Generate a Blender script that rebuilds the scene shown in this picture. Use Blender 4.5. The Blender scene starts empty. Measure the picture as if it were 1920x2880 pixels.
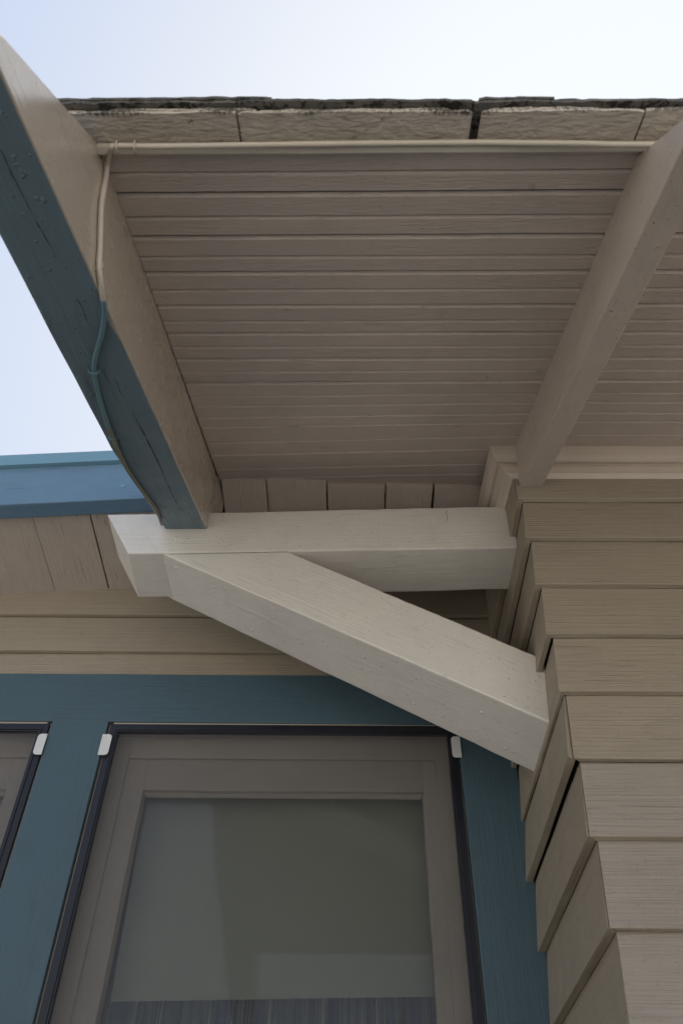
import bpy, bmesh, math, random
from mathutils import Vector, Matrix, noise
random.seed(7)
R = math.radians
CZ = 1.6                                   # eye height; all numbers below are metres relative to the eye
sc = bpy.context.scene
# ------------------------------------------------------------------ camera
F, PX, PY = 2300.0, 1920, 2880
P, YW, RO = R(46.66), R(-1.31), R(1.08)
fw = Vector((math.sin(YW)*math.cos(P), math.cos(YW)*math.cos(P), math.sin(P)))
r0 = Vector((math.cos(YW), -math.sin(YW), 0)); u0 = r0.cross(fw)
rt = r0*math.cos(RO) + u0*math.sin(RO); up = -r0*math.sin(RO) + u0*math.cos(RO)
cam = bpy.data.cameras.new('camera'); co = bpy.data.objects.new('camera', cam); sc.collection.objects.link(co)
co.matrix_world = Matrix(((rt.x, up.x, -fw.x, 0), (rt.y, up.y, -fw.y, 0), (rt.z, up.z, -fw.z, CZ), (0, 0, 0, 1)))
cam.sensor_fit = 'VERTICAL'; cam.sensor_height = 36; cam.sensor_width = 24; cam.lens = F/PY*36
cam.clip_start = 0.02; cam.clip_end = 2000
cam.dof.use_dof = True; cam.dof.focus_distance = 1.85; cam.dof.aperture_fstop = 8
sc.camera = co
# ------------------------------------------------------------------ sky and sun
SUN_EL, SUN_AZ = R(58), R(32)              # azimuth from +Y (behind the house) towards +X
w = bpy.data.worlds.new('World'); sc.world = w; w.use_nodes = True
nt = w.node_tree; bg = nt.nodes['Background']
SKY_L0, SKY_TOP = 1.65, 2.5
sky = nt.nodes.new('ShaderNodeTexSky'); sky.sky_type = 'NISHITA'; sky.sun_disc = False
sky.sun_elevation = SUN_EL; sky.sun_rotation = SUN_AZ; sky.dust_density = 1.5; sky.air_density = 1.0; sky.ozone_density = 1.0
# thin high haze: the clear-sky colour is paled and its brightness rolls off softly towards the sun
def wm(op, a, b=0.0):
    n = nt.nodes.new('ShaderNodeMath'); n.operation = op
    for k, v in ((0, a), (1, b)):
        if isinstance(v, (int, float)): n.inputs[k].default_value = v
        else: nt.links.new(v, n.inputs[k])
    return n.outputs[0]
bwn = nt.nodes.new('ShaderNodeRGBToBW'); nt.links.new(sky.outputs[0], bwn.inputs[0]); lum = bwn.outputs[0]
roll = wm('SUBTRACT', 1.0, wm('POWER', 2.718, wm('MULTIPLY', lum, -1/SKY_L0)))
nrm = nt.nodes.new('ShaderNodeVectorMath'); nrm.operation = 'SCALE'; nt.links.new(sky.outputs[0], nrm.inputs[0]); nt.links.new(wm('DIVIDE', 1.0, lum), nrm.inputs['Scale'])
hz = nt.nodes.new('ShaderNodeMix'); hz.data_type = 'RGBA'; nt.links.new(wm('MINIMUM', 1.0, wm('MAXIMUM', 0.0, wm('SUBTRACT', wm('MULTIPLY', roll, 1.6), .54))), hz.inputs[0]); nt.links.new(nrm.outputs[0], hz.inputs[6]); hz.inputs[7].default_value = (.955, 1.0, 1.055, 1)
sc2 = nt.nodes.new('ShaderNodeVectorMath'); sc2.operation = 'SCALE'; nt.links.new(hz.outputs[2], sc2.inputs[0]); nt.links.new(wm('MULTIPLY', roll, SKY_TOP), sc2.inputs['Scale'])
nt.links.new(sc2.outputs[0], bg.inputs[0]); bg.inputs[1].default_value = 0.15
sl = bpy.data.lights.new('sun', 'SUN'); sl.energy = 4.8; sl.angle = R(0.53); sl.color = (1, .95, .87)
so = bpy.data.objects.new('sun', sl); sc.collection.objects.link(so)
sd = Vector((math.sin(SUN_AZ)*math.cos(SUN_EL), math.cos(SUN_AZ)*math.cos(SUN_EL), math.sin(SUN_EL)))
so.rotation_euler = sd.to_track_quat('Z', 'Y').to_euler()
sc.view_settings.view_transform = 'Standard'; sc.view_settings.look = 'None'
sc.view_settings.exposure = 1.4; sc.view_settings.gamma = 1

# ------------------------------------------------------------------ helpers
def ray(x, y): return fw*F + rt*(x-960) + up*(1440-y)
def aty(x, y, Y): d = ray(x, y); return d*(Y/d.y)
def atx(x, y, X): d = ray(x, y); return d*(X/d.x)
def atz(x, y, Z): d = ray(x, y); return d*(Z/d.z)
SL = math.tan(R(24.2))
def atpl(x, y, c, s=SL): d = ray(x, y); return d*(c/(d.z-s*d.y))
SC = 0.90                                   # roof soffit plane: Z = SC + SL*Y
CB = 0.7192                                 # underside of the barge rafter
def sz(Y, c=SC): return c + SL*Y

def n1(x, s): return noise.noise(Vector((x, s*7.31+.5, s*1.7)))

class MB:
    def __init__(s): s.bm = bmesh.new(); s.uv = s.bm.loops.layers.uv.new('UVMap'); s.k = random.random()*50
    def face(s, vs, uvs, mi=0, smooth=False):
        try: f = s.bm.faces.new(vs)
        except ValueError: return None
        for l, q in zip(f.loops, uvs): l[s.uv].uv = q
        f.material_index = mi; f.smooth = smooth; return f
    def rings(s, rings, mats=None, closed=True, caps=True, smooth=False, uscale=1, capmat=0):
        """rings: list of point lists of equal length; u runs along, v around."""
        V = [[s.bm.verts.new(p) for p in r] for r in rings]
        n = len(rings[0]); uo = random.random()*40; vo = random.random()*10
        c0 = lambda r: sum((Vector(p) for p in r), Vector())/len(r)
        us = [0.0]
        for a, b in zip(rings, rings[1:]): us.append(us[-1] + (c0(b)-c0(a)).length)
        mid = rings[len(rings)//2]; vs = [0.0]
        for i in range(n): vs.append(vs[-1] + (Vector(mid[(i+1) % n])-Vector(mid[i])).length)
        for j in range(len(rings)-1):
            for i in range(n if closed else n-1):
                k = (i+1) % n
                s.face([V[j][i], V[j+1][i], V[j+1][k], V[j][k]],
                       [(uo+us[j], vo+vs[i]), (uo+us[j+1], vo+vs[i]), (uo+us[j+1], vo+vs[i+1]), (uo+us[j], vo+vs[i+1])],
                       mats[i] if mats else 0, smooth)
        if caps and closed:
            for r, rv in ((rings[0], V[0]), (rings[-1], V[-1])):
                c = c0(r); a = (Vector(r[0])-c).normalized(); nn = Vector()
                for i in range(n): nn += (Vector(r[i])-c).cross(Vector(r[(i+1) % n])-c)
                b = a.cross(nn.normalized())
                s.face(rv, [(uo+(Vector(p)-c).dot(a), vo+(Vector(p)-c).dot(b)) for p in r], capmat)
    def loft(s, A, B, n=12, r=.003, jit=.0008, mats=None, fr=6, capmat=0, stations=None):
        """sweep a cornered section from A to B with rounded, slightly wandering edges."""
        m = len(A); sd = random.random()*90; L = (Vector(B[0])-Vector(A[0])).length; out = []
        for j in range(n+1):
            t = j/n
            if stations: cs = [p.copy() for p in stations[j]]
            else: cs = [Vector(a).lerp(Vector(b), t) for a, b in zip(A, B)]
            cc = sum(cs, Vector())/m
            for i in range(m):
                d = (cs[i]-cc).normalized()
                cs[i] = cs[i] + d*(jit*n1(t*L*fr, sd+i) + jit*.5*n1(t*L*fr*5, sd+i+9))
            ring = []
            for i in range(m):
                p = cs[i]; a = cs[i-1]-p; b = cs[(i+1) % m]-p
                ra = min(r, a.length*.45); rb = min(r, b.length*.45)
                q0 = p+a.normalized()*ra; q2 = p+b.normalized()*rb
                ring += [q0, p*.5+(q0+q2)*.25, q2] if r > 0 else [p]
            out.append(ring)
        mm = None
        if mats:
            mm = []
            for i in range(m): mm += [mats[i], mats[i], mats[i]] if r > 0 else [mats[i]]
        s.rings(out, mm, capmat=capmat)
    def box(s, lo, hi, r=.0015, jit=.0003, n=1):
        """axis box, swept along its longest axis"""
        lo = Vector(lo); hi = Vector(hi); d = hi-lo; ax = max(range(3), key=lambda i: d[i]); o = [i for i in range(3) if i != ax]
        def pt(a, b, c):
            v = Vector(); v[ax] = a; v[o[0]] = b; v[o[1]] = c; return v
        q = [(lo[o[0]], lo[o[1]]), (hi[o[0]], lo[o[1]]), (hi[o[0]], hi[o[1]]), (lo[o[0]], hi[o[1]])]
        s.loft([pt(lo[ax], *c) for c in q], [pt(hi[ax], *c) for c in q], n, r, jit)
    def tube(s, pts, rad, seg=10, mats=None, smooth=True):
        pts = [Vector(p) for p in pts]; V = []; uo = random.random()*9; L = 0; U = []
        prev = None
        for i, p in enumerate(pts):
            t = (pts[min(i+1, len(pts)-1)]-pts[max(i-1, 0)]).normalized()
            a = prev if prev is not None else (Vector((0, 0, 1)) if abs(t.z) < .9 else Vector((1, 0, 0)))
            a = (a-t*a.dot(t)).normalized(); b = t.cross(a); prev = a
            rr = rad[i] if isinstance(rad, list) else rad
            V.append([s.bm.verts.new(p+a*(rr*math.cos(2*math.pi*k/seg))+b*(rr*math.sin(2*math.pi*k/seg))) for k in range(seg)])
            if i: L += (p-pts[i-1]).length
            U.append(L+uo)
        for j in range(len(pts)-1):
            for k in range(seg):
                q = (k+1) % seg
                s.face([V[j][k], V[j+1][k], V[j+1][q], V[j][q]], [(U[j], k/seg*.03), (U[j+1], k/seg*.03), (U[j+1], (k+1)/seg*.03), (U[j], (k+1)/seg*.03)],
                       mats[j] if mats else 0, smooth)
        s.face(V[0][::-1], [(0, 0)]*seg, mats[0] if mats else 0); s.face(V[-1], [(0, 0)]*seg, mats[-1] if mats else 0)
    def build(s, name, mats, parent=None, label=None, smooth=None):
        bmesh.ops.recalc_face_normals(s.bm, faces=s.bm.faces)
        off = Vector((0, 0, CZ))
        q = parent
        while q is not None: off = off - q.location; q = q.parent
        bmesh.ops.translate(s.bm, verts=s.bm.verts, vec=off)
        me = bpy.data.meshes.new(name); s.bm.to_mesh(me); s.bm.free()
        for m in (mats if isinstance(mats, (list, tuple)) else [mats]): me.materials.append(m)
        o = bpy.data.objects.new(name, me); sc.collection.objects.link(o)
        if parent: o.parent = parent
        if label: o['label'] = label
        return o

def thing(name, label, cat, loc, group=None):
    o = bpy.data.objects.new(name, None); sc.collection.objects.link(o); o.location = (loc[0], loc[1], loc[2]+CZ)
    o.empty_display_size = .05
    o['label'] = label; o['category'] = cat
    if group: o['group'] = group
    return o
def tag(o, label, cat, group=None):
    o['label'] = label; o['category'] = cat
    if group: o['group'] = group
def spline(pts, n):
    pts = [Vector(p) for p in pts]; out = []
    q = [pts[0]*2-pts[1]] + pts + [pts[-1]*2-pts[-2]]
    for i in range(1, len(q)-2):
        for k in range(n):
            t = k/n; a, b, c, d = q[i-1], q[i], q[i+1], q[i+2]
            out.append(.5*((2*b)+(c-a)*t+(2*a-5*b+4*c-d)*t*t+(3*b-a-3*c+d)*t**3))
    out.append(pts[-1]); return out

# ------------------------------------------------------------------ materials
class NG:
    def __init__(s, name):
        s.m = bpy.data.materials.new(name); s.m.use_nodes = True; s.t = s.m.node_tree; s.t.nodes.clear()
        s.out = s.N('ShaderNodeOutputMaterial')
    def N(s, k, **kw):
        n = s.t.nodes.new(k)
        for a, b in kw.items(): setattr(n, a, b)
        return n
    def L(s, a, b): s.t.links.new(a, b)
    def val(s, sock, v):
        if hasattr(v, 'is_linked') or hasattr(v, 'links'): s.L(v, sock)
        else: sock.default_value = v
    def math(s, op, a, b=0.0, c=None, clamp=False):
        n = s.N('ShaderNodeMath', operation=op, use_clamp=clamp); s.val(n.inputs[0], a); s.val(n.inputs[1], b)
        if c is not None: s.val(n.inputs[2], c)
        return n.outputs[0]
    def noise(s, vec, scale, det=3, rough=.55, dist=0):
        n = s.N('ShaderNodeTexNoise'); s.L(vec, n.inputs['Vector']); n.inputs['Scale'].default_value = scale
        n.inputs['Detail'].default_value = det; n.inputs['Roughness'].default_value = rough; n.inputs['Distortion'].default_value = dist
        return n.outputs['Fac']
    def mapping(s, vec, scale=(1, 1, 1), loc=(0, 0, 0)):
        n = s.N('ShaderNodeMapping'); s.L(vec, n.inputs[0]); n.inputs['Scale'].default_value = scale; n.inputs['Location'].default_value = loc
        return n.outputs[0]
    def ramp(s, f, a, b, lo=0.0, hi=1.0):
        n = s.N('ShaderNodeMapRange'); n.clamp = True; s.val(n.inputs[0], f); n.inputs[1].default_value = a; n.inputs[2].default_value = b
        n.inputs[3].default_value = lo; n.inputs[4].default_value = hi; return n.outputs[0]
    def mix(s, f, a, b):
        n = s.N('ShaderNodeMix', data_type='RGBA'); s.val(n.inputs[0], f)
        for k, v in ((6, a), (7, b)):
            if isinstance(v, (tuple, list)): n.inputs[k].default_value = (*v[:3], 1)
            else: s.L(v, n.inputs[k])
        return n.outputs[2]

def paint(name, col, grain=(9, 150), bump=.35, dist=.0012, crest=.5, fine=.3, rough=.5, speck=.0, crack=None, worn=None, coat=0, col2=None, rust=0, pits=.3, tones=.25, checks=(9, 380, .5), bubs=(210, .9), spec=.35):
    """painted sawn wood: raised grain stretched along u, brush marks, faint mottling, pinholes and optional cracks"""
    g = NG(name); uvn = g.N('ShaderNodeUVMap'); uv = uvn.outputs[0]
    tc = g.N('ShaderNodeTexCoord').outputs['Object']
    big = g.noise(tc, 3.2, 4, .6); mid = g.noise(tc, 17, 4, .6)
    gr = g.noise(g.mapping(uv, (grain[0], grain[1], 1)), 1, 4, .6, .5)
    gr2 = g.noise(g.mapping(uv, (grain[0]*.35, grain[1]*.4, 1), (3, 5, 0)), 1, 3, .6, 1.2)
    msk = g.ramp(g.noise(g.mapping(uv, (2.2, 14, 1), (7, 1, 0)), 1, 3, .6), .35, .65)
    ridge = g.ramp(gr, .45, .72)
    h = g.math('MULTIPLY', ridge, g.math('MULTIPLY_ADD', msk, 1-crest, crest))
    h = g.math('ADD', h, g.math('MULTIPLY', gr2, .8))
    fn = g.noise(tc, 900, 2, .6); h = g.math('ADD', h, g.math('MULTIPLY', fn, fine))
    bub = g.ramp(g.noise(tc, bubs[0], 2, .5), .64, .76)                       # paint nibs
    h = g.math('ADD', h, g.math('MULTIPLY', bub, bubs[1]))
    pit = g.ramp(g.noise(g.mapping(uv, (60, 170, 1), (2, 9, 0)), 1, 1, .5), .77, .81)
    h = g.math('SUBTRACT', h, g.math('MULTIPLY', pit, 2.0*pits))
    c = g.mix(g.ramp(big, .3, .7), tuple(x*.93 for x in col), tuple(min(1, x*1.06) for x in col))
    if col2: c = g.mix(g.math('MULTIPLY', g.ramp(g.noise(g.mapping(uv, (3, 16, 1), (4, 4, 0)), 1, 4, .65), .42, .68), .55), c, col2)
    c = g.mix(g.math('MULTIPLY', g.ramp(mid, .45, .7), .16), c, tuple(x*.72 for x in col))
    c = g.mix(g.math('MULTIPLY', pit, .75*pits), c, tuple(x*.25 for x in col))
    tone = g.noise(g.mapping(uv, (.45, 0, 0), (11, 0, 0)), 1, 1, .5)
    c = g.mix(g.ramp(tone, .35, .65, 0, tones), c, tuple(x*.6 for x in col))
    chk = g.math('MULTIPLY', g.ramp(g.noise(g.mapping(uv, (checks[0], checks[1], 1), (5, 2, 0)), 1, 3, .6), .64, .70), g.ramp(g.noise(g.mapping(uv, (1.7, 9, 1), (0, 4, 0)), 1, 2, .5), .46, .6))
    c = g.mix(g.math('MULTIPLY', chk, checks[2]), c, tuple(x*.22 for x in col)); h = g.math('SUBTRACT', h, g.math('MULTIPLY', chk, 1.6))
    if speck:
        sp = g.ramp(g.noise(tc, 60, 4, .75), .52, .58); c = g.mix(g.math('MULTIPLY', sp, speck), c, (.03, .027, .02))
    if rust:
        rr = g.math('MULTIPLY', g.ramp(g.noise(tc, 48, 4, .7), .62, .68), g.ramp(g.noise(tc, 7, 2, .5), .52, .6))
        c = g.mix(g.math('MULTIPLY', rr, rust), c, (.10, .035, .012))
    if worn:                                                             # chips down to bare weathered wood
        wv = g.math('MULTIPLY', g.ramp(g.noise(g.mapping(uv, (14, 90, 1), (1, 2, 0)), 1, 5, .7), .62, .66), g.ramp(big, .5, .6))
        c = g.mix(wv, c, worn); h = g.math('SUBTRACT', h, g.math('MULTIPLY', wv, .8))
    if crack:                                                            # checks (splits) along the grain at given v positions
        sx = g.N('ShaderNodeSeparateXYZ'); g.L(uv, sx.inputs[0])
        wob = g.noise(g.mapping(uv, (7, 0, 0)), 1, 4, .6)
        for v0, amp, wd in crack:
            q = g.math('SUBTRACT', sx.outputs[1], g.math('MULTIPLY_ADD', wob, amp, v0-amp/2))
            q = g.ramp(g.math('ABSOLUTE', q), wd*.3, wd, 1, 0)
            gate = g.ramp(g.noise(g.mapping(uv, (5, 0, 0), (v0*50, 0, 0)), 1, 2, .5), .36, .5)
            q = g.math('MULTIPLY', q, gate)
            c = g.mix(g.math('MULTIPLY', q, .85), c, (.012, .012, .012)); h = g.math('SUBTRACT', h, g.math('MULTIPLY', q, 3.0))
    b = g.N('ShaderNodeBump'); b.inputs['Strength'].default_value = bump; b.inputs['Distance'].default_value = dist; g.L(h, b.inputs['Height'])
    p = g.N('ShaderNodeBsdfPrincipled'); g.L(c, p.inputs['Base Color']); g.L(b.outputs[0], p.inputs['Normal'])
    g.L(g.ramp(mid, .3, .7, rough-.08, rough+.1), p.inputs['Roughness']); p.inputs['Specular IOR Level'].default_value = spec; p.inputs['Coat Weight'].default_value = coat; p.inputs['Coat Roughness'].default_value = .22
    g.L(p.outputs[0], g.out.inputs[0]); return g.m

def plain(name, col, rough=.5, metal=0, spec=.5, bump=0, bs=300, var=.1, coat=0):
    g = NG(name); tc = g.N('ShaderNodeTexCoord').outputs['Object']
    nz = g.noise(tc, 25, 4, .6)
    c = g.mix(nz, tuple(x*(1-var) for x in col), tuple(min(1, x*(1+var)) for x in col))
    p = g.N('ShaderNodeBsdfPrincipled'); g.L(c, p.inputs['Base Color']); g.L(g.ramp(nz, .3, .7, max(.05, rough-.07), rough+.08), p.inputs['Roughness'])
    p.inputs['Metallic'].default_value = metal; p.inputs['Specular IOR Level'].default_value = spec; p.inputs['Coat Weight'].default_value = coat; p.inputs['Coat Roughness'].default_value = .22
    if bump:
        b = g.N('ShaderNodeBump'); b.inputs['Strength'].default_value = bump; b.inputs['Distance'].default_value = .001
        g.L(g.noise(tc, bs, 3, .6), b.inputs['Height']); g.L(b.outputs[0], p.inputs['Normal'])
    g.L(p.outputs[0], g.out.inputs[0]); return g.m

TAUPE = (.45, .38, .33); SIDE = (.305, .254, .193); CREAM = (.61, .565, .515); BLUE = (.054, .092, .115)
M = {}
M['soffit'] = paint('soffit_paint', (.50, .42, .365), (42, 300), .7, .0017, .15, .1, .42, tones=.2, rust=.28, checks=(14, 420, .15), bubs=(260, .6), spec=.5)
M['lower_soffit'] = paint('board_paint', TAUPE, (9, 130), .7, .0018, .25, .2, .5, tones=.3, checks=(7, 260, .5))
M['rafter'] = paint('rafter_paint', TAUPE, (14, 70), .7, .0016, .2, .3, .42, tones=.05, checks=(6, 200, .15), bubs=(110, 1.8), spec=.5)
M['siding'] = paint('siding_paint', SIDE, (4.5, 290), .8, .0013, .6, .1, .55, tones=.2, checks=(5, 330, .25))
M['siding2'] = paint('siding_paint_skylit', (.292, .249, .208), (5, 250), .8, .0012, .6, .1, .6, tones=.2, checks=(5, 240, .35))  # lower front boards: the sky light they catch is painted in as a pinker tone
M['cream'] = paint('cream_paint', CREAM, (9, 170), .7, .0010, .2, .1, .36, pits=.8, tones=.08, checks=(8, 300, .15), bubs=(110, 1.6), spec=.5, coat=.25)
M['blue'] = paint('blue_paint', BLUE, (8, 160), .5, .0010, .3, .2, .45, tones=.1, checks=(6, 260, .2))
M['blue_fascia'] = paint('blue_fascia_paint', (.105, .185, .272), (3, 60), .6, .0018, .3, .2, .45, pits=1.0, tones=.12, checks=(3.5, 150, .7), spec=.5)
M['blue_barge'] = paint('blue_barge_paint', (.125, .178, .210), (6, 50), .9, .0020, .2, .2, .40, tones=.12, checks=(4, 110, .35), bubs=(90, 1.6), spec=.45)
M['tan_barge'] = paint('tan_barge_paint', (.40, .335, .275), (5, 60), .5, .0010, .2, .2, .24, tones=.1, checks=(4, 160, .15), bubs=(70, .5), spec=.6, coat=.8)
M['sash'] = paint('sash_paint', (.40, .345, .29), (5, 120), .4, .0014, .3, .2, .5, checks=(9, 300, .2))
M['crown'] = paint('crown_paint', (.50, .42, .35), (5, 160), .5, .0008, .3, .2, .45, tones=.1, checks=(6, 200, .1))
M['trim'] = paint('eave_trim_paint', (.46, .41, .34), (4, 60), .2, .001, .2, .2, .5, rust=.0)
M['cable_tan'] = plain('cable_paint_tan', (.46, .40, .335), .4, 0, .5, .3, 90, .12)
M['cable_blue'] = plain('cable_paint_blue', (.10, .19, .23), .45, 0, .5, .3, 90, .15)
M['cable_bare'] = plain('cable_weathered', (.16, .15, .115), .5, 0, .5, .3, 90, .3)
M['black'] = plain('anodised_frame', (.012, .013, .019), .42, .0, .35, .1, 400, .2)
M['rubber'] = plain('spline_rubber', (.012, .012, .012), .6)
M['white'] = plain('white_plastic_clip', (.56, .56, .55), .45)
M['blind'] = plain('blind_cloth', (.50, .475, .39), .8, 0, .2, .2, 500, .04)
M['room'] = plain('room_plaster', (.25, .24, .22), .9)
M['dark'] = plain('dark_gap_wood', (.03, .026, .022), .9)
M['nail'] = plain('painted_nail', (.13, .25, .33), .5)
M['steel'] = plain('staple_painted', (.42, .37, .31), .45)
M['cutwood'] = plain('bare_edge', (.42, .40, .36), .6, 0, .3, .6, 200, .25)

def shingle_mat():
    g = NG('roof_shingle_granules'); tc = g.N('ShaderNodeTexCoord').outputs['Object']
    a = g.noise(tc, 420, 3, .7); b = g.noise(tc, 26, 4, .65); d = g.noise(g.mapping(tc, (8, 30, 30)), 1, 4, .6)
    c = g.mix(g.ramp(a, .35, .65), (.025, .024, .022), (.16, .15, .135))
    c = g.mix(g.math('MULTIPLY', g.ramp(b, .5, .62), .75), c, (.018, .020, .012))
    c = g.mix(g.math('MULTIPLY', g.ramp(d, .58, .68), .7), c, (.26, .255, .21))
    h = g.math('ADD', g.math('MULTIPLY', a, 1.0), g.math('MULTIPLY', b, 1.5))
    bp = g.N('ShaderNodeBump'); bp.inputs['Strength'].default_value = 1; bp.inputs['Distance'].default_value = .0022; g.L(h, bp.inputs['Height'])
    p = g.N('ShaderNodeBsdfPrincipled'); g.L(c, p.inputs['Base Color']); p.inputs['Roughness'].default_value = .9; g.L(bp.outputs[0], p.inputs['Normal'])
    g.L(p.outputs[0], g.out.inputs[0]); return g.m
M['shingle'] = shingle_mat()

def tab_mat():
    """painted underside of the starter shingles: thick lumpy paint, drips of dark lichen at the front, rust flecks"""
    g = NG('painted_shingle_underside'); tc = g.N('ShaderNodeTexCoord').outputs['Object']; uv = g.N('ShaderNodeUVMap').outputs[0]
    a = g.noise(g.mapping(tc, (55, 120, 120)), 1, 4, .6, .3); b = g.noise(tc, 22, 4, .6); s = g.noise(g.mapping(uv, (240, 12, 1)), 1, 3, .65)
    sx = g.N('ShaderNodeSeparateXYZ'); g.L(tc, sx.inputs[0])
    front = g.ramp(sx.outputs[1], -.684, -.660, 1, 0)
    f = g.math('ADD', front, g.math('MULTIPLY', g.math('SUBTRACT', s, .5), 1.3))
    f = g.math('ADD', f, g.math('MULTIPLY', g.math('SUBTRACT', g.noise(tc, 9, 2, .5), .5), 1.2))
    c = g.mix(g.ramp(b, .3, .7), (.40, .345, .29), (.52, .46, .395))
    c = g.mix(g.math('MULTIPLY', g.ramp(f, .55, .78), .88), c, (.03, .028, .022))
    c = g.mix(g.math('MULTIPLY', g.math('MULTIPLY', g.ramp(g.noise(tc, 62, 4, .7), .61, .66), g.ramp(g.noise(tc, 7, 2, .5), .5, .56)), .85), c, (.09, .032, .012))
    bp = g.N('ShaderNodeBump'); bp.inputs['Strength'].default_value = 1; bp.inputs['Distance'].default_value = .0055
    g.L(g.math('ADD', a, g.math('MULTIPLY', b, .7)), bp.inputs['Height'])
    p = g.N('ShaderNodeBsdfPrincipled'); g.L(c, p.inputs['Base Color']); p.inputs['Roughness'].default_value = .6; g.L(bp.outputs[0], p.inputs['Normal'])
    g.L(p.outputs[0], g.out.inputs[0]); return g.m
M['tab'] = tab_mat()
M['under'] = paint('shingle_underside', (.22, .20, .18), (30, 60), 1, .006, .5, .8, .85, speck=.95, tones=.3, checks=(20, 60, .6))

def glass_mat():
    g = NG('window_glass'); fr = g.N('ShaderNodeFresnel'); fr.inputs[0].default_value = 1.52
    t = g.N('ShaderNodeBsdfTransparent'); t.inputs[0].default_value = (.93, .95, .94, 1)
    gl = g.N('ShaderNodeBsdfGlossy'); gl.inputs['Roughness'].default_value = .015
    mx = g.N('ShaderNodeMixShader'); g.L(fr.outputs[0], mx.inputs[0]); g.L(t.outputs[0], mx.inputs[1]); g.L(gl.outputs[0], mx.inputs[2])
    g.L(mx.outputs[0], g.out.inputs[0]); return g.m
M['glass'] = glass_mat()
def mesh_mat():
    """woven insect screen: a grid of fine grey wires with open cells"""
    g = NG('insect_mesh'); tc = g.N('ShaderNodeTexCoord').outputs['Object']; sx = g.N('ShaderNodeSeparateXYZ'); g.L(tc, sx.inputs[0])
    def wire(o): return g.math('LESS_THAN', g.math('FRACT', g.math('MULTIPLY', o, 1/.0015)), .27)
    f = g.math('MAXIMUM', wire(sx.outputs[0]), wire(sx.outputs[2]))
    t = g.N('ShaderNodeBsdfTransparent'); p = g.N('ShaderNodeBsdfPrincipled'); p.inputs['Base Color'].default_value = (.055, .055, .06, 1); p.inputs['Roughness'].default_value = .5
    mx = g.N('ShaderNodeMixShader'); g.L(f, mx.inputs[0]); g.L(t.outputs[0], mx.inputs[1]); g.L(p.outputs[0], mx.inputs[2])
    g.L(mx.outputs[0], g.out.inputs[0]); return g.m
M['mesh'] = mesh_mat()
def curtain_mat():
    g = NG('striped_curtain_cloth'); uv = g.N('ShaderNodeUVMap').outputs[0]; sx = g.N('ShaderNodeSeparateXYZ'); g.L(uv, sx.inputs[0])
    v = sx.outputs[1]
    s1 = g.noise(g.mapping(uv, (0, 17, 0)), 1, 0); s2 = g.noise(g.mapping(uv, (0, 120, 0)), 1, 1)
    c = g.mix(g.ramp(s1, .42, .5), (.06, .12, .28), (.17, .21, .26))
    thin = g.math('MULTIPLY', g.ramp(s2, .56, .6), g.ramp(s1, .4, .5))
    c = g.mix(thin, c, (.8, .8, .74))
    c = g.mix(g.math('MULTIPLY', g.ramp(g.noise(g.mapping(uv, (0, 60, 0), (0, 3, 0)), 1, 0), .6, .62), .8), c, (.30, .32, .33))
    p = g.N('ShaderNodeBsdfPrincipled'); g.L(c, p.inputs['Base Color']); p.inputs['Roughness'].default_value = .85
    g.L(p.outputs[0], g.out.inputs[0]); return g.m
M['curtain'] = curtain_mat()
def ground_mat():
    g = NG('dry_ground'); tc = g.N('ShaderNodeTexCoord').outputs['Object']
    a = g.noise(tc, 1.3, 5, .6); b = g.noise(tc, 90, 4, .7)
    c = g.mix(a, (.34, .335, .31), (.44, .435, .405)); c = g.mix(g.math('MULTIPLY', g.ramp(b, .5, .7), .4), c, (.16, .14, .11))
    bp = g.N('ShaderNodeBump'); bp.inputs['Distance'].default_value = .01; g.L(b, bp.inputs['Height'])
    p = g.N('ShaderNodeBsdfPrincipled'); g.L(c, p.inputs['Base Color']); p.inputs['Roughness'].default_value = .9; g.L(bp.outputs[0], p.inputs['Normal'])
    g.L(p.outputs[0], g.out.inputs[0]); return g.m
M['ground'] = ground_mat()

# ------------------------------------------------------------------ setting
def flat(name, x0, y0, x1, y1, z, m):
    b = MB(); vs = [b.bm.verts.new(p) for p in ((x0, y0, z), (x1, y0, z), (x1, y1, z), (x0, y1, z))]
    b.face(vs, [(x0, y0), (x1, y0), (x1, y1), (x0, y1)]); o = b.build(name, m); return o
g_ = flat('ground', -300, -300, 300, 300, -CZ, M['ground']); g_['kind'] = 'structure'

# ------------------------------------------------------------------ house
house = thing('house', 'taupe clapboard house corner with blue trimmed eaves and windows', 'house', (1.5, 2.4, -CZ))
YB, YA, XC = 1.155, 1.62, .34
ZT = 1.42
heights = [1.268, 1.153, 1.0297, .9113, .7911, .6675, .5417, .4171, .302]
while heights[-1] > -CZ+.1: heights.append(heights[-1]-.122)
# front wall: clapboards facing the viewer, mitred at the corner
b = MB(); zt = ZT; first = True; XR = 4.2
for i, z in enumerate(heights):
    d = .0125 if i else .0125
    if first: top = (YB+.004, YB+.014); first = False
    else: top = (YB+.0135, YB+.0165)
    jx = random.uniform(-.0012, .0012); cr = .0009
    def cx(y): return XC + (y-YB) + cr + jx
    A = [(cx(YB), YB, z), (cx(YB+d), YB+d, z), (cx(top[1]), top[1], zt), (cx(top[0]), top[0], zt)]
    B = [(XR, p[1], p[2]) for p in A]
    b.loft(A, B, 70, .0020, .0017, fr=4, mats=[0, 0, 0, 1 if i > 5 else 0], capmat=0)
    zt = z+.0015
b.build('front_wall', [M['siding'], M['siding2']], house)
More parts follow.
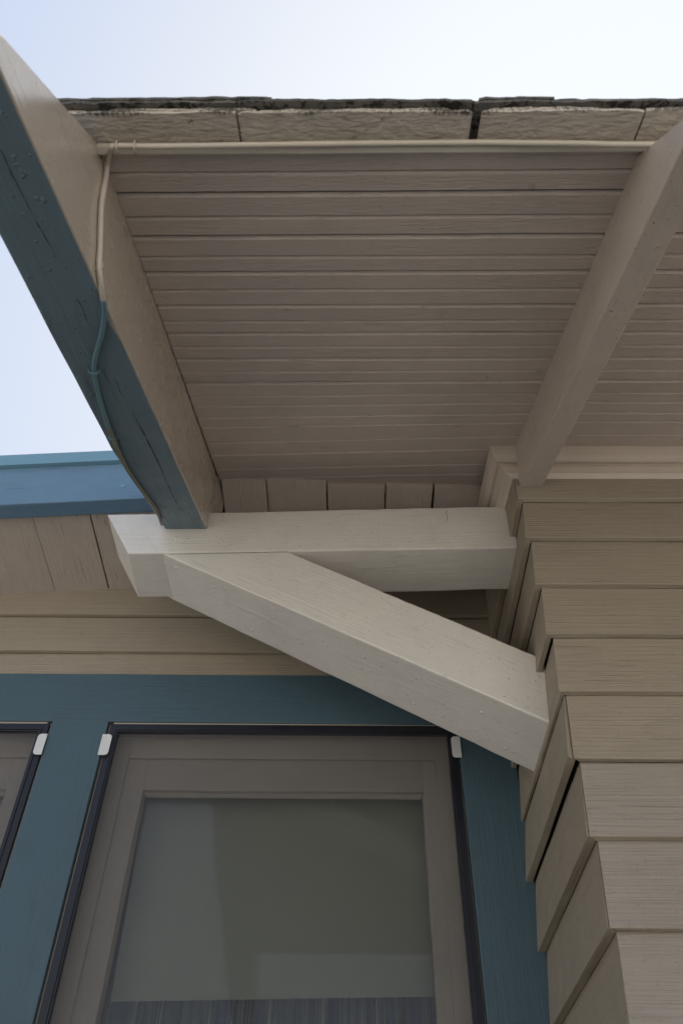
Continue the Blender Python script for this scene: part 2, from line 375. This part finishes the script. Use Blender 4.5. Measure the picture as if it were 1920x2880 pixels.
# side wall: the return that faces left, boards a little loose
b = MB(); zt = ZT
offs = {0: .0, 1: .001, 2: .001, 3: .0, 4: -.005, 5: .008, 6: .004, 7: .002}
for i, z in enumerate(heights):
    o = offs.get(i, 0.002); d = {1: .0122, 3: .0112, 4: .0118, 5: .0062, 6: .0126}.get(i, .0134)+o
    top = (XC+.0145, XC+.018) if i else (XC+.004, XC+.014)
    def cy(x): return YB + (x-XC) + .0005
    A = [(XC-o, cy(XC-o)+o*.3, z), (XC-o+d, cy(XC-o+d), z), (top[1], cy(top[1]), zt), (top[0]-o*.3, cy(top[0]), zt)]
    B = [(XC-o*.6 if k < 2 else p[0], YA+.06, p[2]) for k, p in enumerate(A)]; B = [(A[k][0] + (o*.3 if k in (0, 1) else 0), YA+.06, A[k][2]) for k in range(4)]
    b.loft(A, B, 20, .0018, .0018, fr=9, mats=[0, 0, 0, 0])
    zt = z+.0015
b.build('side_wall', [M['siding'], M['siding2']], house)
# sheathing behind the boards (seen only as the dark in the cracks)
b = MB(); b.box((XC+.020, YB+.020, -CZ), (XR, YB+.05, ZT+.1), 0, 0); b.box((XC+.019, YB+.051, -CZ), (XC+.05, 4.6, ZT+.12), 0, 0)
b.build('sheathing', M['dark'], house)

# window wall clapboards
b = MB(); zt = 1.5
for i, (z, y) in enumerate(((1.334, YA), (1.219, YA), (1.102, YA))):
    A = [(-3.6, y, z), (-3.6, y+.0125, z), (-3.6, y+.017, zt), (-3.6, y+.0135, zt)]
    b.loft(A, [(XC+.012, p[1], p[2]) for p in A], 50, .0018, .0012, fr=3); zt = z+.0015
b.build('window_wall', M['siding'], house)
b = MB(); b.box((-3.6, YA+.030, 1.05), (XC+.018, YA+.06, 1.60), 0, 0)
b.box((-3.6, YA+.030, -CZ), (XC+.018, YA+.06, -.35), 0, 0); b.box((-3.6, YA+.031, -.349), (-1.60, YA+.06, 1.049), 0, 0)
b.build('wall_backing', M['dark'], house)
# blue casings
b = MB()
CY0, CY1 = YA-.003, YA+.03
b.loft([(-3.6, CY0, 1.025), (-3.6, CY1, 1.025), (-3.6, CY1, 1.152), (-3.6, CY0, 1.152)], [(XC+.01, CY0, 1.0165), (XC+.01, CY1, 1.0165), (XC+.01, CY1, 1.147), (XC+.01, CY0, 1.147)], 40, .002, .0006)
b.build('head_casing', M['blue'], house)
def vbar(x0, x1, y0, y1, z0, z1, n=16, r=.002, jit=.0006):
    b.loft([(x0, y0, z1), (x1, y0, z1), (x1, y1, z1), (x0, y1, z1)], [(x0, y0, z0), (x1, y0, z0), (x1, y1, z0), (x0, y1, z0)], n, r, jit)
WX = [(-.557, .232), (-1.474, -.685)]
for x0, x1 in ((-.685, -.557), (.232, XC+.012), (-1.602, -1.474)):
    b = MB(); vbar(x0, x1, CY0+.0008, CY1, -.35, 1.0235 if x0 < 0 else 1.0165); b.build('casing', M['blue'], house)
b = MB(); b.box((-1.7, YA-.04, -.39), (XC+.012, YA+.03, -.352), .003, .0005, 20); b.build('window_sill', M['blue'], house)

# windows and their contents
def window(x0, x1):
    wn = bpy.data.objects.new('window', None); sc.collection.objects.link(wn); wn.parent = house
    wn.location = Vector(((x0+x1)/2, YA+.04, -.35)) - Vector((1.5, 2.4, -CZ)); wn.empty_display_size = .05
    global b
    zt = 1.0225; zb = -.35
    b = MB()                                # tan jamb lining with its stop
    vbar(x0, x0+.012, YA+.010, YA+.16, zb, zt); vbar(x1-.012, x1, YA+.010, YA+.16, zb, zt)
    b.box((x0+.012, YA+.002, zt-.012), (x1-.012, YA+.16, zt-.0005), .002, .0005, 12)
    vbar(x0+.012, x0+.05, YA+.047, YA+.0535, zb, zt-.012); vbar(x1-.05, x1-.012, YA+.047, YA+.0535, zb, zt-.012)
    b.box((x0+.05, YA+.047, .956), (x1-.05, YA+.0535, zt-.012), .002, .0006, 12)
    b.box((x0+.012, YA-.002, zb), (x1-.012, YA+.16, zb+.014), .002, .0006, 12)
    b.build('jamb', M['sash'], wn)
    b = MB()                                # sash stiles and rails
    gx0, gx1, gz = -.463-(-.557-x0), .152-(.232-x1), .883
    y0, y1 = YA+.054, YA+.092
    vbar(x0+.014, gx0, y0, y1, zb+.016, .985, 60, .003, .0034); vbar(gx1, x1-.014, y0, y1, zb+.016, .985, 60, .003, .0034)
    b.box((gx0, y0+.0008, gz), (gx1, y1, .984), .003, .0012, 20); b.box((gx0, y0+.0008, zb+.016), (gx1, y1, zb+.10), .003, .001, 16)
    # putty bead round the pane
    pb = .007
    b.loft([(gx0, y0+.012, gz), (gx1, y0+.012, gz), (gx1, y0+.020, gz), (gx0, y0+.020, gz)][:4], [(gx0+pb, y0+.020, gz-pb), (gx1-pb, y0+.020, gz-pb), (gx1-pb, y0+.021, gz-pb), (gx0+pb, y0+.021, gz-pb)], 2, 0, 0)
    s_ = b.build('sash', M['sash'], wn)
    b = MB()                                # old sash: the pane leans back a little
    A = [(gx0+.0005, y0+.019, zb+.1), (gx1-.0005, y0+.019, zb+.1), (gx1-.0005, y0+.023, zb+.1), (gx0+.0005, y0+.023, zb+.1)]
    b.loft(A, [(p[0], p[1]+.011, gz-.0005) for p in A], 1, 0, 0); b.build('glass', M['glass'], s_)
    return gx0, gx1
wins = [window(*q) for q in WX]

for k, (x0, x1) in enumerate(WX):
    gx0, gx1 = wins[k]
    lab = ('black framed insect screen filling the main window under the bracket', 'black framed insect screen of the partly seen window at far left')[k]
    s = thing('window_screen', lab, 'window screen', ((x0+x1)/2, YA+.006, -.34), 'insect screens in the windows')
    fx0, fx1, ft, fb = x0+.006, x1-.003, 1.0145, -.33
    if k: fx0, fx1 = x0+.004, x1-.006
    iw = .021; y0, y1 = YA-.001, YA+.012
    b = MB()
    def mitre(p, q, ip, iq):               # one mitred member from outer p-q to inner ip-iq
        cs = lambda o, i: [(o[0], y0+.0015, o[1]), (i[0], y0, i[1]), (i[0], y1, i[1]), (o[0], y1, o[1])]
        b.loft(cs(p, ip), cs(q, iq), 1, .001, 0)
        m = lambda o, i, t: (o[0]*(1-t)+i[0]*t, o[1]*(1-t)+i[1]*t)
        c2 = lambda o, i: [(m(o, i, .62)[0], y0-.0018, m(o, i, .62)[1]), (m(o, i, .80)[0], y0-.0018, m(o, i, .80)[1]), (m(o, i, .80)[0], y0+.001, m(o, i, .80)[1]), (m(o, i, .62)[0], y0+.001, m(o, i, .62)[1])]
        b.loft(c2(p, ip), c2(q, iq), 1, .0005, 0)
    O = [(fx0, ft), (fx1, ft), (fx1, fb), (fx0, fb)]; I = [(fx0+iw, ft-iw), (fx1-iw, ft-iw), (fx1-iw, fb+iw), (fx0+iw, fb+iw)]
    for j in range(4): mitre(O[j], O[(j+1) % 4], I[j], I[(j+1) % 4])
    b.build('frame', M['black'], s)
    b = MB(); vs = [b.bm.verts.new(p) for p in [(I[j][0], y0+.006, I[j][1]) for j in range(4)]]
    b.face(vs, [(0, 0), (1, 0), (1, 1), (0, 1)]); b.build('mesh', M['mesh'], s)
    # clips: thin rounded white tabs screwed to the casing and lapping on the frame
    cl = [(fx0-.010, fx0+.012, -1), (fx1-.014, fx1+.006, 1)]
    for cx0, cx1, sg in cl:
        b = MB(); zt_, zb_ = .983, .932; yc = CY0-.0025; r = .007; prof = []
        xo, xi = (cx0, cx1) if sg < 0 else (cx1, cx0)   # xi is the rounded side, over the frame
        d = 1 if xi > xo else -1
        pts = [(xo, zt_), (xi-d*r, zt_), (xi-d*r*.3, zt_-r*.3), (xi, zt_-r), (xi, zb_+r), (xi-d*r*.3, zb_+r*.3), (xi-d*r, zb_), (xo, zb_)]
        b.rings([[(x, yc, z) for x, z in pts], [(x, yc-.0022, z) for x, z in pts]])
        b.build('clip', M['white'], s)
    # blind and curtain inside
    bt = thing('roller_blind', ('pale roller blind drawn down behind the glass of the main window', 'pale roller blind behind the glass of the far left window')[k], 'blind',
               ((gx0+gx1)/2, 1.76, .5), 'roller blinds inside the windows')
    b = MB(); X0, X1 = gx0-.017, gx1+.02; rr = []
    for j in range(13):
        t = j/12; z = .99-(.99-(.492+.0))*t
        rr.append([(X0+.014*t, 1.762+.002*math.sin(t*5), z), (X1, 1.762+.002*math.sin(t*5+1), z+.016*t), (X1, 1.7628+.002*math.sin(t*5+1), z+.016*t), (X0+.014*t, 1.7628+.002*math.sin(t*5), z)])
    b.rings(rr); b.build('cloth', M['blind'], bt)
    b = MB(); b.box((X0-.01, 1.765, .96), (X1+.01, 1.80, .995), .008, 0, 2); b.build('roller', M['blind'], bt)
    b = MB(); N = 160; rows = []
    for z in (.93, .2, -.33):
        rows.append([Vector((gx0-.06+(gx1-gx0+.12)*i/N, 1.86+.018*math.sin(i*.42+.6*math.sin(i*.09)), z)) for i in range(N+1)])
    back = [[p+Vector((0, .0012, 0)) for p in r] for r in rows]
    b.rings([r+k2[::-1] for r, k2 in zip(rows, back)], smooth=True)
    c_ = b.build('curtain', M['curtain']); tag(c_, ('blue and white striped curtain below the blind in the main window', 'striped curtain behind the far left window')[k], 'curtain', 'striped curtains inside the windows')

# room shell behind the windows
b = MB()
b.box((-3.6, 4.5, -CZ+.02), (XC, 4.6, 1.5), 0, 0); b.box((-3.7, YA+.07, -CZ+.02), (-3.601, 4.6, 1.5), 0, 0)
b.box((-3.6, YA+.2, 1.26), (XC+.01, 4.499, 1.30), 0, 0); b.box((-3.6, YA+.07, -CZ+.021), (XC+.01, 4.499, -CZ+.06), 0, 0)
b.build('room_wall', M['room'], house)

# ------------------------------------------------------------------ crown moulding under the main eave
b = MB()
PF = [(.296, 1.127, 1.408), (.297, 1.129, 1.396), (.3005, 1.1325, 1.383), (.306, 1.138, 1.371), (.3080, 1.1390, 1.3665), (.3150, 1.1465, 1.3690), (.3150, 1.1465, 1.3620), (.3165, 1.1430, 1.3570), (.320, 1.1460, 1.346), (.3210, 1.1470, 1.3385), (.331, 1.1500, 1.336), (.339, 1.1550, 1.330), (.345, 1.165, 1.333), (.345, 1.165, 1.425), (.31, 1.14, 1.42)]
b.rings([[Vector(p) for p in PF], [Vector((.3515, p[1], p[2])) for p in PF]])
b.rings([[Vector((.4, p[1], p[2])) for p in PF], [Vector((XR, p[1], p[2])) for p in PF]])
b.build('crown_moulding', M['crown'], house)
b = MB()
b.rings([[Vector((p[0], p[1], p[2])) for p in PF], [Vector((p[0], 1.45, p[2]+.19*(1.45-1.13))) for p in PF]])
b.build('return_moulding', M['crown'], house)

# ------------------------------------------------------------------ roof: soffit boards, rafter, barge, shingles
roof = bpy.data.objects.new('roof', None); sc.collection.objects.link(roof); roof.parent = house; roof.location = Vector((1.5, 1, 1.3)) - Vector((1.5, 2.4, -CZ))
XL, XRR = -.3235, 4.4
joints = [.4097, .4428, .4837, .5197, .5599, .5925, .6314, .6685, .7074, .7385, .7757, .8112, .8501, .886, .9285, .9631, 1.0047, 1.0406, 1.1028, 1.1573, 1.2252, 1.2724]
opened = {1, 3, 5, 7, 9, 11, 13}
b = MB(); xs = []; x = XL
while x < XRR: xs.append(x); x += .03 if x < .8 else .12
xs.append(XRR)
def prof(X, j0):
    out = []
    for k, y0 in enumerate([.3775]+joints+[1.36]):
        tilt = -.003 if y0 < .8 else -.003-.045*(y0-.8)/.4
        if y0 > 1.1: tilt = -.048
        xx = min(max(X, -.4), .45)
        y = y0 + tilt*(xx+.06) + .0007*n1(X*6, k+3) + .0003*n1(X*60, k+30)
        if k in (0, len(joints)+1): out.append((y0, 0)); continue
        dp, gw, ch = (.0100, .0015, .0082) if (k-1) in opened else (.0062, .0006, .0066)
        if k == 14: gw = .0028+.0018*n1(X*9, 4)      # the board that has shrunk away
        if k-1 >= 18: dp, gw, ch = .0048, .0004, .0048
        out += [(y-gw-.0007, -.0004), (y-gw, .0008), (y-gw+.0002, dp), (y, dp), (y+ch*.35, dp*.50), (y+ch, .0002)]
    return [Vector((X, yy, sz(yy)+.0004*n1(X*3, yy*5)+dz)) for yy, dz in out]
P_ = [prof(x, 0) for x in xs]
V = [[b.bm.verts.new(p) for p in r] for r in P_]
bs = [random.random()*40 for _ in range(400)]
for i in range(len(xs)-1):
    for j in range(len(V[0])-1):
        k = j//6; o = bs[k]
        q = lambda a, c: (o+xs[a], o*.3+P_[0][c].y*1.1)
        b.face([V[i][j], V[i+1][j], V[i+1][j+1], V[i][j+1]], [q(i, j), q(i+1, j), q(i+1, j+1), q(i, j+1)])
b.build('soffit', M['soffit'], roof)

# rafter (right) and barge rafter (left)
b = MB()
def rs(Y, c, xl, xr): return [Vector((xl, Y, sz(Y, c))), Vector((xr, Y, sz(Y, c))), Vector((xr, Y-.0, sz(Y)+.004)), Vector((xl, Y, sz(Y)+.004))]
n = 40; st = []
for j in range(n+1):
    t = j/n; Yb = 1.164 + (.275-1.164)*t; Yt = 1.164+(.392-1.164)*t; xl = .3515+.008*t; xr = .398+.003*t
    st.append([Vector((xl, Yb, sz(Yb, .785))), Vector((xr, Yb, sz(Yb, .785))), Vector((xr, Yt, sz(Yt)+.002)), Vector((xl, Yt, sz(Yt)+.002))])
b.loft(st[0], st[-1], n, .004, .0016, fr=8, stations=st)
b.build('rafter', M['rafter'], roof)

# barge: bottom edge wanders, end cut square to the slope; tan paint laps round the inner edge
def lerp_tab(t, tab):
    for (a, x), (c, y) in zip(tab, tab[1:]):
        if t <= c: return x+(y-x)*max(0, (t-a))/(c-a)
    return tab[-1][1]
outer = [(.18, -.408), (.41, -.412), (.77, -.427), (.91, -.432), (1.27, -.419)]
inner = [(.18, -.3235), (1.27, -.3262)]
paintx = sorted((q.y, q.x) for q in [atpl(x, y, CB) for x, y in ((3, 184), (32, 255), (59, 304), (85, 374), (125, 457), (158, 539), (189, 600), (219, 679), (233, 698), (263, 759), (285, 802))])
paintx = [(.10, paintx[0][1])] + paintx + [(.565, -.3335), (.60, -.3285), (.85, -.3265), (1.27, -.3275)]
n = 150; rings = []
for j in range(n+1):
    t = j/n
    Yb = .156 + (1.268-.156)*t; Yt = .383 + (1.268-.383)*t       # bottom and top of this station (the tail end is cut square)
    jag = .0012*n1(t*60, 1)+.0009*n1(t*190, 2)+.003*n1(t*9, 3); w1 = .001*n1(t*9, 4); w2 = .0014*n1(t*8, 5)
    xo, xi = lerp_tab(Yb, outer)+w2, lerp_tab(Yb, inner)
    zb = sz(Yb, CB)+w1; zt2 = sz(Yt)+.012
    px = min(lerp_tab(Yb, paintx)+jag, xi-.0022)
    dz = .0035
    rings.append([Vector(p) for p in ((xo, Yb, zb+dz), (xo+.001, Yb, zb+.001), (xo+.004, Yb, zb), (px, Yb, zb), (xi-.0018, Yb, zb), (xi-.0004, Yb, zb+.0008), (xi, Yb, zb+.003),
                 (xi, Yt, zt2-.002), (xi-.001, Yt, zt2), (xo+.002, Yt, zt2), (xo, Yt, zt2-.002))])
mats = [0, 0, 0, 1, 1, 1, 1, 0, 0, 0, 0]
b = MB(); random.seed(11); b.rings(rings, mats, capmat=0)
A = [Vector((x, 1.266, z)) for x, z in ((-.418, 1.345), (-.3262, 1.345), (-.3262, sz(1.266)+.012), (-.418, sz(1.266)+.012))]   # the notched part that sits on the beam
b.loft(A, [Vector((p.x+.006*(p.x > -.4), 1.36, p.z+(.01 if p.z < 1.4 else .0422))) for p in A], 6, .002, .0008, mats=[1, 1, 0, 0])
barge = b.build('barge_rafter', [M['blue_barge'], M['tan_barge']], roof)
# long drying split down the underside of the barge
def crack_on(pts, c, wd, name, par):
    b = MB(); sp = spline([atpl(x, y, c-.0003) for x, y in pts], 14); L = []; Rr = []
    for i, p in enumerate(sp):
        t = (sp[min(i+1, len(sp)-1)]-sp[max(i-1, 0)]).normalized(); s_ = Vector((t.y, -t.x, 0)).normalized()
        jj = .0011*n1(i*.9, 3); w_ = wd*max(.12, .6+1.3*n1(i*.35, 8))*math.sin(math.pi*min(1, (i+1)/len(sp)*1.02))**.3
        L.append(p+s_*(jj-w_)); Rr.append(p+s_*(jj+w_))
    b.rings([[a, c_, c_+Vector((0, 0, .0006)), a+Vector((0, 0, .0006))] for a, c_ in zip(L, Rr)])
    return b.build(name, M['dark'], par)
q3 = lambda x, y: (x*.5102, 900+y*.5102)
q1 = lambda x, y: (x*.6122, y*.6122)
crack_on([q1(0, 680), q1(70, 830), q1(160, 1000), q1(230, 1130), q1(300, 1280), q1(370, 1400), q1(400, 1480)], CB, .0007, 'split', barge)
crack_on([q3(640, 335), q3(665, 400), q3(705, 450), q3(735, 520), q3(790, 620), q3(830, 700), q3(880, 800), q3(930, 920), q3(975, 1010), q3(1020, 1080), q3(1040, 1140)], CB, .0010, 'split', barge)

# eave: soffit end trim strip, deck edge, painted starter shingles, two further courses
b = MB()
A = [(-.3235, .3655, 1.0545), (-.3235, .3770, 1.0535), (-.3235, .3790, 1.0745), (-.3235, .3655, 1.0640)]
b.loft(A, [(XRR, p[1], p[2]) for p in A], 90, .002, .0008, fr=4)
b.build('eave_trim', M['trim'], roof)
b = MB()
A = [(-.3235, .374, 1.0775), (-.3235, .385, 1.0785), (-.3235, 3.6, sz(3.6)+.018), (-.3235, .372, sz(.372)+.0165)]
b.loft(A, [(XRR, p[1], p[2]) for p in A], 6, 0, 0); b.build('roof_deck', M['dark'], roof)

def course(c, yf, joints_x, th, m, back=.46, name='shingles', jf=.0012, amp=0):
    b = MB(); e = joints_x
    for (x0, x1, dy) in e:
        yy = yf+dy; n = max(8, int((x1-x0)/.008)); st = []; sd = random.random()*60
        for j in range(n+1):
            x = x0+(x1-x0)*j/n; ed = jf*n1(x*90, sd)+jf*1.2*n1(x*22, sd+1)
            sag = amp*n1(x*7, sd+3)
            if j in (0, n): ed += .0015
            y_ = yy+ed
            st.append([Vector((x, y_+.001, sz(y_, c)+sag)), Vector((x, back, sz(back, c))), Vector((x, back, sz(back, c)+th)), Vector((x, y_+.0005*n1(x*200, sd), sz(y_, c)+th+sag+.0006*n1(x*70, sd+5)))])
        b.loft(st[0], st[-1], n, .0008, 0, stations=st, mats=[0, 1, 1, 1] if isinstance(m, list) else None)
    return b.build(name, m, roof)
def xs_at(px, py, c): return atpl(px, py, c).x
c1 = .9015
j1 = [xs_at(672, 360, c1), xs_at(1330, 360, c1), xs_at(1352, 360, c1), xs_at(1796, 360, c1)]
course(c1, .3240, [(-.43, j1[0]-.0015, 0), (j1[0]+.0015, j1[1]-.004, .0005), (j1[2]-.002, j1[3]-.0012, .0008), (j1[3]+.0012, .75, -.0005), (.753, 1.05, 0), (1.053, 1.36, 0), (1.363, 2.6, 0), (2.603, XRR, 0)], .0052, M['tab'], .40, 'starter_shingles', .0014)
course(c1+.0058, .3225, [(-.43, -.30, .003), (-.298, -.12, 0), (-.115, j1[1]-.03, .0018), (j1[2]+.006, .30, .001), (.35, 1.1, .0022), (1.11, XRR, 0)], .0035, M['tab'], .42, 'second_course', .0016)
c2 = .9128
k2 = xs_at(668, 300, c2), xs_at(1330, 300, c2)
course(c2, .3150, [(-.43, k2[0]-.001, 0), (k2[0]+.0005, k2[1]-.002, -.0006), (k2[1]+.001, .42, .001), (.4215, 1.0, 0), (1.002, XRR, 0)], .0052, [M['under'], M['shingle']], .46, 'third_course', .0014, .0012)
c3 = c2+.0054
e2 = xs_at(764, 275, c3), xs_at(1345, 275, c3), xs_at(1559, 275, c3)
course(c3, .3120, [(-.43, e2[0], 0), (e2[0]+.001, e2[1], .0060), (e2[1]+.001, e2[2], .0015), (e2[2]+.001, 1.2, .005), (1.202, XRR, 0)], .0042, [M['under'], M['shingle']], 3.55, 'top_course', .0012, .0006)

# ------------------------------------------------------------------ lower roof over the window wall
lower = bpy.data.objects.new('lower_roof', None); sc.collection.objects.link(lower); lower.parent = house; lower.location = Vector((-1.5, 1.5, 1.4)) - Vector((1.5, 2.4, -CZ))
def lz(X, Y):
    if X > -.318: return 1.478 - .0876*(Y-1.286)
    return 1.612+.067*X-.0876*Y
seamsX = [-3.6, -3.45, -3.31, -3.17, -3.03, -2.89, -2.75, -2.61, -2.47, -2.33, -2.19, -2.05, -1.91, -1.77, -1.63, -1.49, -1.35, -1.21, -1.07, -.93, -.787, -.648, -.505, -.36]
b = MB()
for a, c_ in zip(seamsX, seamsX[1:]):
    g = .0018 if abs(c_+.648) < .01 else .0004; g0 = .0018 if abs(a+.648) < .01 else .0004
    ring = lambda Y, e=0: [Vector((a+g0, Y, lz(a, Y)+e)), Vector((c_-g, Y, lz(c_, Y)+e)), Vector((c_-g, Y, lz(c_, Y)+.018)), Vector((a+g0, Y, lz(a, Y)+.018))]
    b.loft(ring(1.345), ring(YA+.018), 12, .0012, .0006, fr=20)
fr = [(-.320, -.213, 1.2875, 1.289), (-.211, -.068, 1.2815, 1.2915), (-.065, .0735, 1.3055, 1.3125), (.0765, .1885, 1.3065, 1.312), (.1935, .35, 1.3085, 1.322)]
for x0, x1, y0, y1 in fr:
    A = [Vector((x0, y0, lz(0, y0))), Vector((x1, y1, lz(0, y1))), Vector((x1, y1, lz(0, y1)+.016)), Vector((x0, y0, lz(0, y0)+.016))]
    B = [Vector((x0, 1.64, lz(0, 1.64))), Vector((x1, 1.64, lz(0, 1.64))), Vector((x1, 1.64, lz(0, 1.64)+.016)), Vector((x0, 1.64, lz(0, 1.64)+.016))]
    b.loft(A, B, 12, .003, .0009, fr=20)
b.build('lower_soffit', M['lower_soffit'], lower)
b = MB(); b.box((-3.6, 1.38, 1.62), (XC+.01, YA+.06, 1.64), 0, 0)
b.box((-.36, 1.30, 1.515), (XC+.01, YA+.03, 1.53), 0, 0); b.build('blocking', M['dark'], lower)

# blue fascia: front lower edge, back lower edge and top follow the photo's gentle rise to the right
YF0, YF1 = 1.320, 1.366
def fz(X): return 1.4225 + (X+.83)*.0745
b = MB()
A, B = [], []
for X, L_ in ((-3.6, A), (-.40, B)):
    L_ += [Vector((X, YF0, fz(X))), Vector((X, YF1, fz(X)-.001)), Vector((X, YF1, fz(X)+.135)), Vector((X, YF0, fz(X)+.135))]
b.loft(A, B, 70, .003, .0009, fr=4)
fas = b.build('fascia', M['blue_fascia'], lower)
b = MB(); A, B = [], []
for X, L_ in ((-3.6, A), (-.405, B)):
    z = fz(X)+.135
    L_ += [Vector((X, YF0-.012, z)), Vector((X, YF1, z)), Vector((X, YF1, z+.046)), Vector((X, YF0-.009, z+.044))]
b.loft(A, B, 40, .0012, .0004, fr=4)
b.build('drip_edge', M['nail'], lower)
b = MB()
p = aty(346, 1367, YF0); b.tube([p+Vector((0, .002, 0)), p+Vector((0, -.0012, 0))], .0058, 14, smooth=False); b.build('nail_head', M['nail'], fas)
b = MB()
A = [Vector((-3.7, YF0+.016, fz(-3.7)+.168)), Vector((-3.7, 4.7, fz(-3.7)+1.30)), Vector((-3.7, 4.7, fz(-3.7)+1.32)), Vector((-3.7, YF0+.016, fz(-3.7)+.174))]
b.loft(A, [Vector((-.44, p.y, p.z+.23)) for p in A], 30, 0, 0); b.build('lower_roof_shingles', M['shingle'], lower)

# ------------------------------------------------------------------ bracket: beam and diagonal brace
br = bpy.data.objects.new('bracket', None); sc.collection.objects.link(br); br.parent = house; br.location = Vector((XC, 1.34, 1.0)) - Vector((1.5, 2.4, -CZ))
Yf = 1.27
b = MB()
A = [Vector((-.4863, Yf, 1.2141)), Vector((-.489, 1.413, 1.2125)), Vector((-.5603, 1.413, 1.336)), Vector((-.558, Yf, 1.3362))]
B = [Vector((.352, Yf, 1.2357)), Vector((.352, 1.406, 1.2350)), Vector((.352, 1.406, 1.3660)), Vector((.352, Yf, 1.3665))]
b.loft(A, B, 60, .0035, .0016, fr=9); b.build('beam', M['cream'], br)
b = MB(); mB = -.5428
def bz(X): return 1.2144+mB*(X+.4102)
A = [Vector((-.4102, Yf+.0015, bz(-.4102))), Vector((-.4232, 1.424, bz(-.4232))), Vector((-.150, 1.424, 1.2205)), Vector((-.1385, Yf+.0015, 1.2205))]
B = [Vector((.3595, Yf+.0015, bz(.3595))), Vector((.3610, 1.446, bz(.361))), Vector((.3580, 1.446, .945)), Vector((.3570, Yf+.0015, .945))]
b.loft(A, B, 50, .0038, .0014, fr=9); brace = b.build('brace', M['cream'], br)
for X, Y in ((-.385, 1.30), (-.382, 1.335), (-.388, 1.385), (-.30, 1.31), (-.12, 1.36), (.02, 1.32), (.12, 1.40), (.24, 1.33), (.29, 1.41), (-.22, 1.40)):
    z = bz(X) - (Y-Yf)*.0; dn = Vector((mB, 0, -1)).normalized(); c_ = Vector((X, Y, z))
    b = MB(); b.tube([c_-dn*.002, c_+dn*.0004, c_+dn*.0011], [.0042, .0040, .0018], 10); b.build('nail_head', M['cream'], brace)

def hairline(pts, wd, name, par, Y=Yf-.0002, m=None):
    b = MB(); sp = spline([aty(x, y, Y) for x, y in pts], 10); A, B = [], []
    for i, p in enumerate(sp):
        t = (sp[min(i+1, len(sp)-1)]-sp[max(i-1, 0)]).normalized(); s_ = Vector((t.z, 0, -t.x)); w_ = wd*(.35+.9*abs(n1(i*.5, 2)))*math.sin(math.pi*(i+.6)/(len(sp)+.2))**.4
        j = s_*(.0008*n1(i*.8, 5)); A.append(p+j-s_*w_); B.append(p+j+s_*w_)
    b.rings([[a, c_, c_+Vector((0, .0005, 0)), a+Vector((0, .0005, 0))] for a, c_ in zip(A, B)])
    return b.build(name, m or M['dark'], par)
hairline([(1258, 1433), (1254, 1443), (1257, 1455), (1253, 1470)], .0008, 'split', br)
hairline([(476, 1559), (560, 1557), (700, 1554), (812, 1551)], .00045, 'joint', br)

# ------------------------------------------------------------------ cable
cb = thing('cable', 'thin painted cable running along the eave and down the blue rafter', 'cable', (-.32, .7, .9))
pts = []; ms = []
ye = .3662; ze = 1.0565
for px, py in ((1800, 407), (1650, 404), (1500, 402.5), (1350, 401), (1200, 402), (1050, 403), (900, 405), (700, 408), (520, 411), (420, 412), (365, 411), (325, 411)):
    q = aty(px, py, ye-.003); pts.append(Vector((q.x, ye-.003, q.z)))
for xx in (.62, .9, 1.3, 1.8, 2.5): pts.insert(0, Vector((xx, ye-.003, pts[0].z)))
XI = -.3235+.0035
pts.append(aty(313, 417, .3655)); pts.append(atpl(304, 452, SC-.0085))
for px, py in ((299, 495), (291, 540), (285, 588), (282, 692), (279, 747), (284, 795)):
    pts.append(atx(px, py, XI))
for px, py in ((292, 850), (295, 875), (291, 915), (285, 945), (276, 975), (268, 1007), (265, 1043), (273, 1089), (286, 1140), (306, 1201), (329, 1257), (357, 1318), (403, 1385), (434, 1425), (449, 1455)):
    pts.append(atpl(px, py, CB-.004))
e_ = aty(455, 1474, Yf-.006); pts.append(e_)
sp = spline(pts, 6); nn = len(sp); m_ = []
for i in range(nn-1):
    k = i/6
    m_.append(0 if k < 24.8 else (1 if k < 34.0 else 2))
b = MB(); b.tube(sp, [.0036*(1+.06*n1(i*.4, 2)) for i in range(nn)], 10, m_); b.build('sheath', [M['cable_tan'], M['cable_blue'], M['cable_bare']], cb)
def staple(c, along, out, m, half=.0052):
    a = along.normalized(); o = out.normalized(); s_ = a.cross(o).normalized()
    pp = [c+s_*half-o*.006, c+s_*half+o*.0022, c+s_*half*.6+o*.0042, c-s_*half*.6+o*.0042, c-s_*half+o*.0022, c-s_*half-o*.006]
    b = MB(); b.tube(pp, .0011, 6); b.build('staple', m, cb)
staple(sp[16*6-1], Vector((1, 0, 0)), Vector((0, -.8, -.5)), M['steel'], .0065)
staple(sp[15*6-2], Vector((1, 0, 0)), Vector((0, -.8, -.5)), M['steel'], .0065)
staple(atx(279, 747, XI), Vector((0, .8, .45)), Vector((1, 0, 0)), M['steel'])
staple(atpl(317, 1229, CB-.004), Vector((-.2, .9, .4)), Vector((0, .4, -.9)), M['cable_blue'], .005)
staple(atpl(265, 1043, CB-.004), Vector((-.1, .9, .4)), Vector((0, .4, -.9)), M['cable_blue'], .0075)
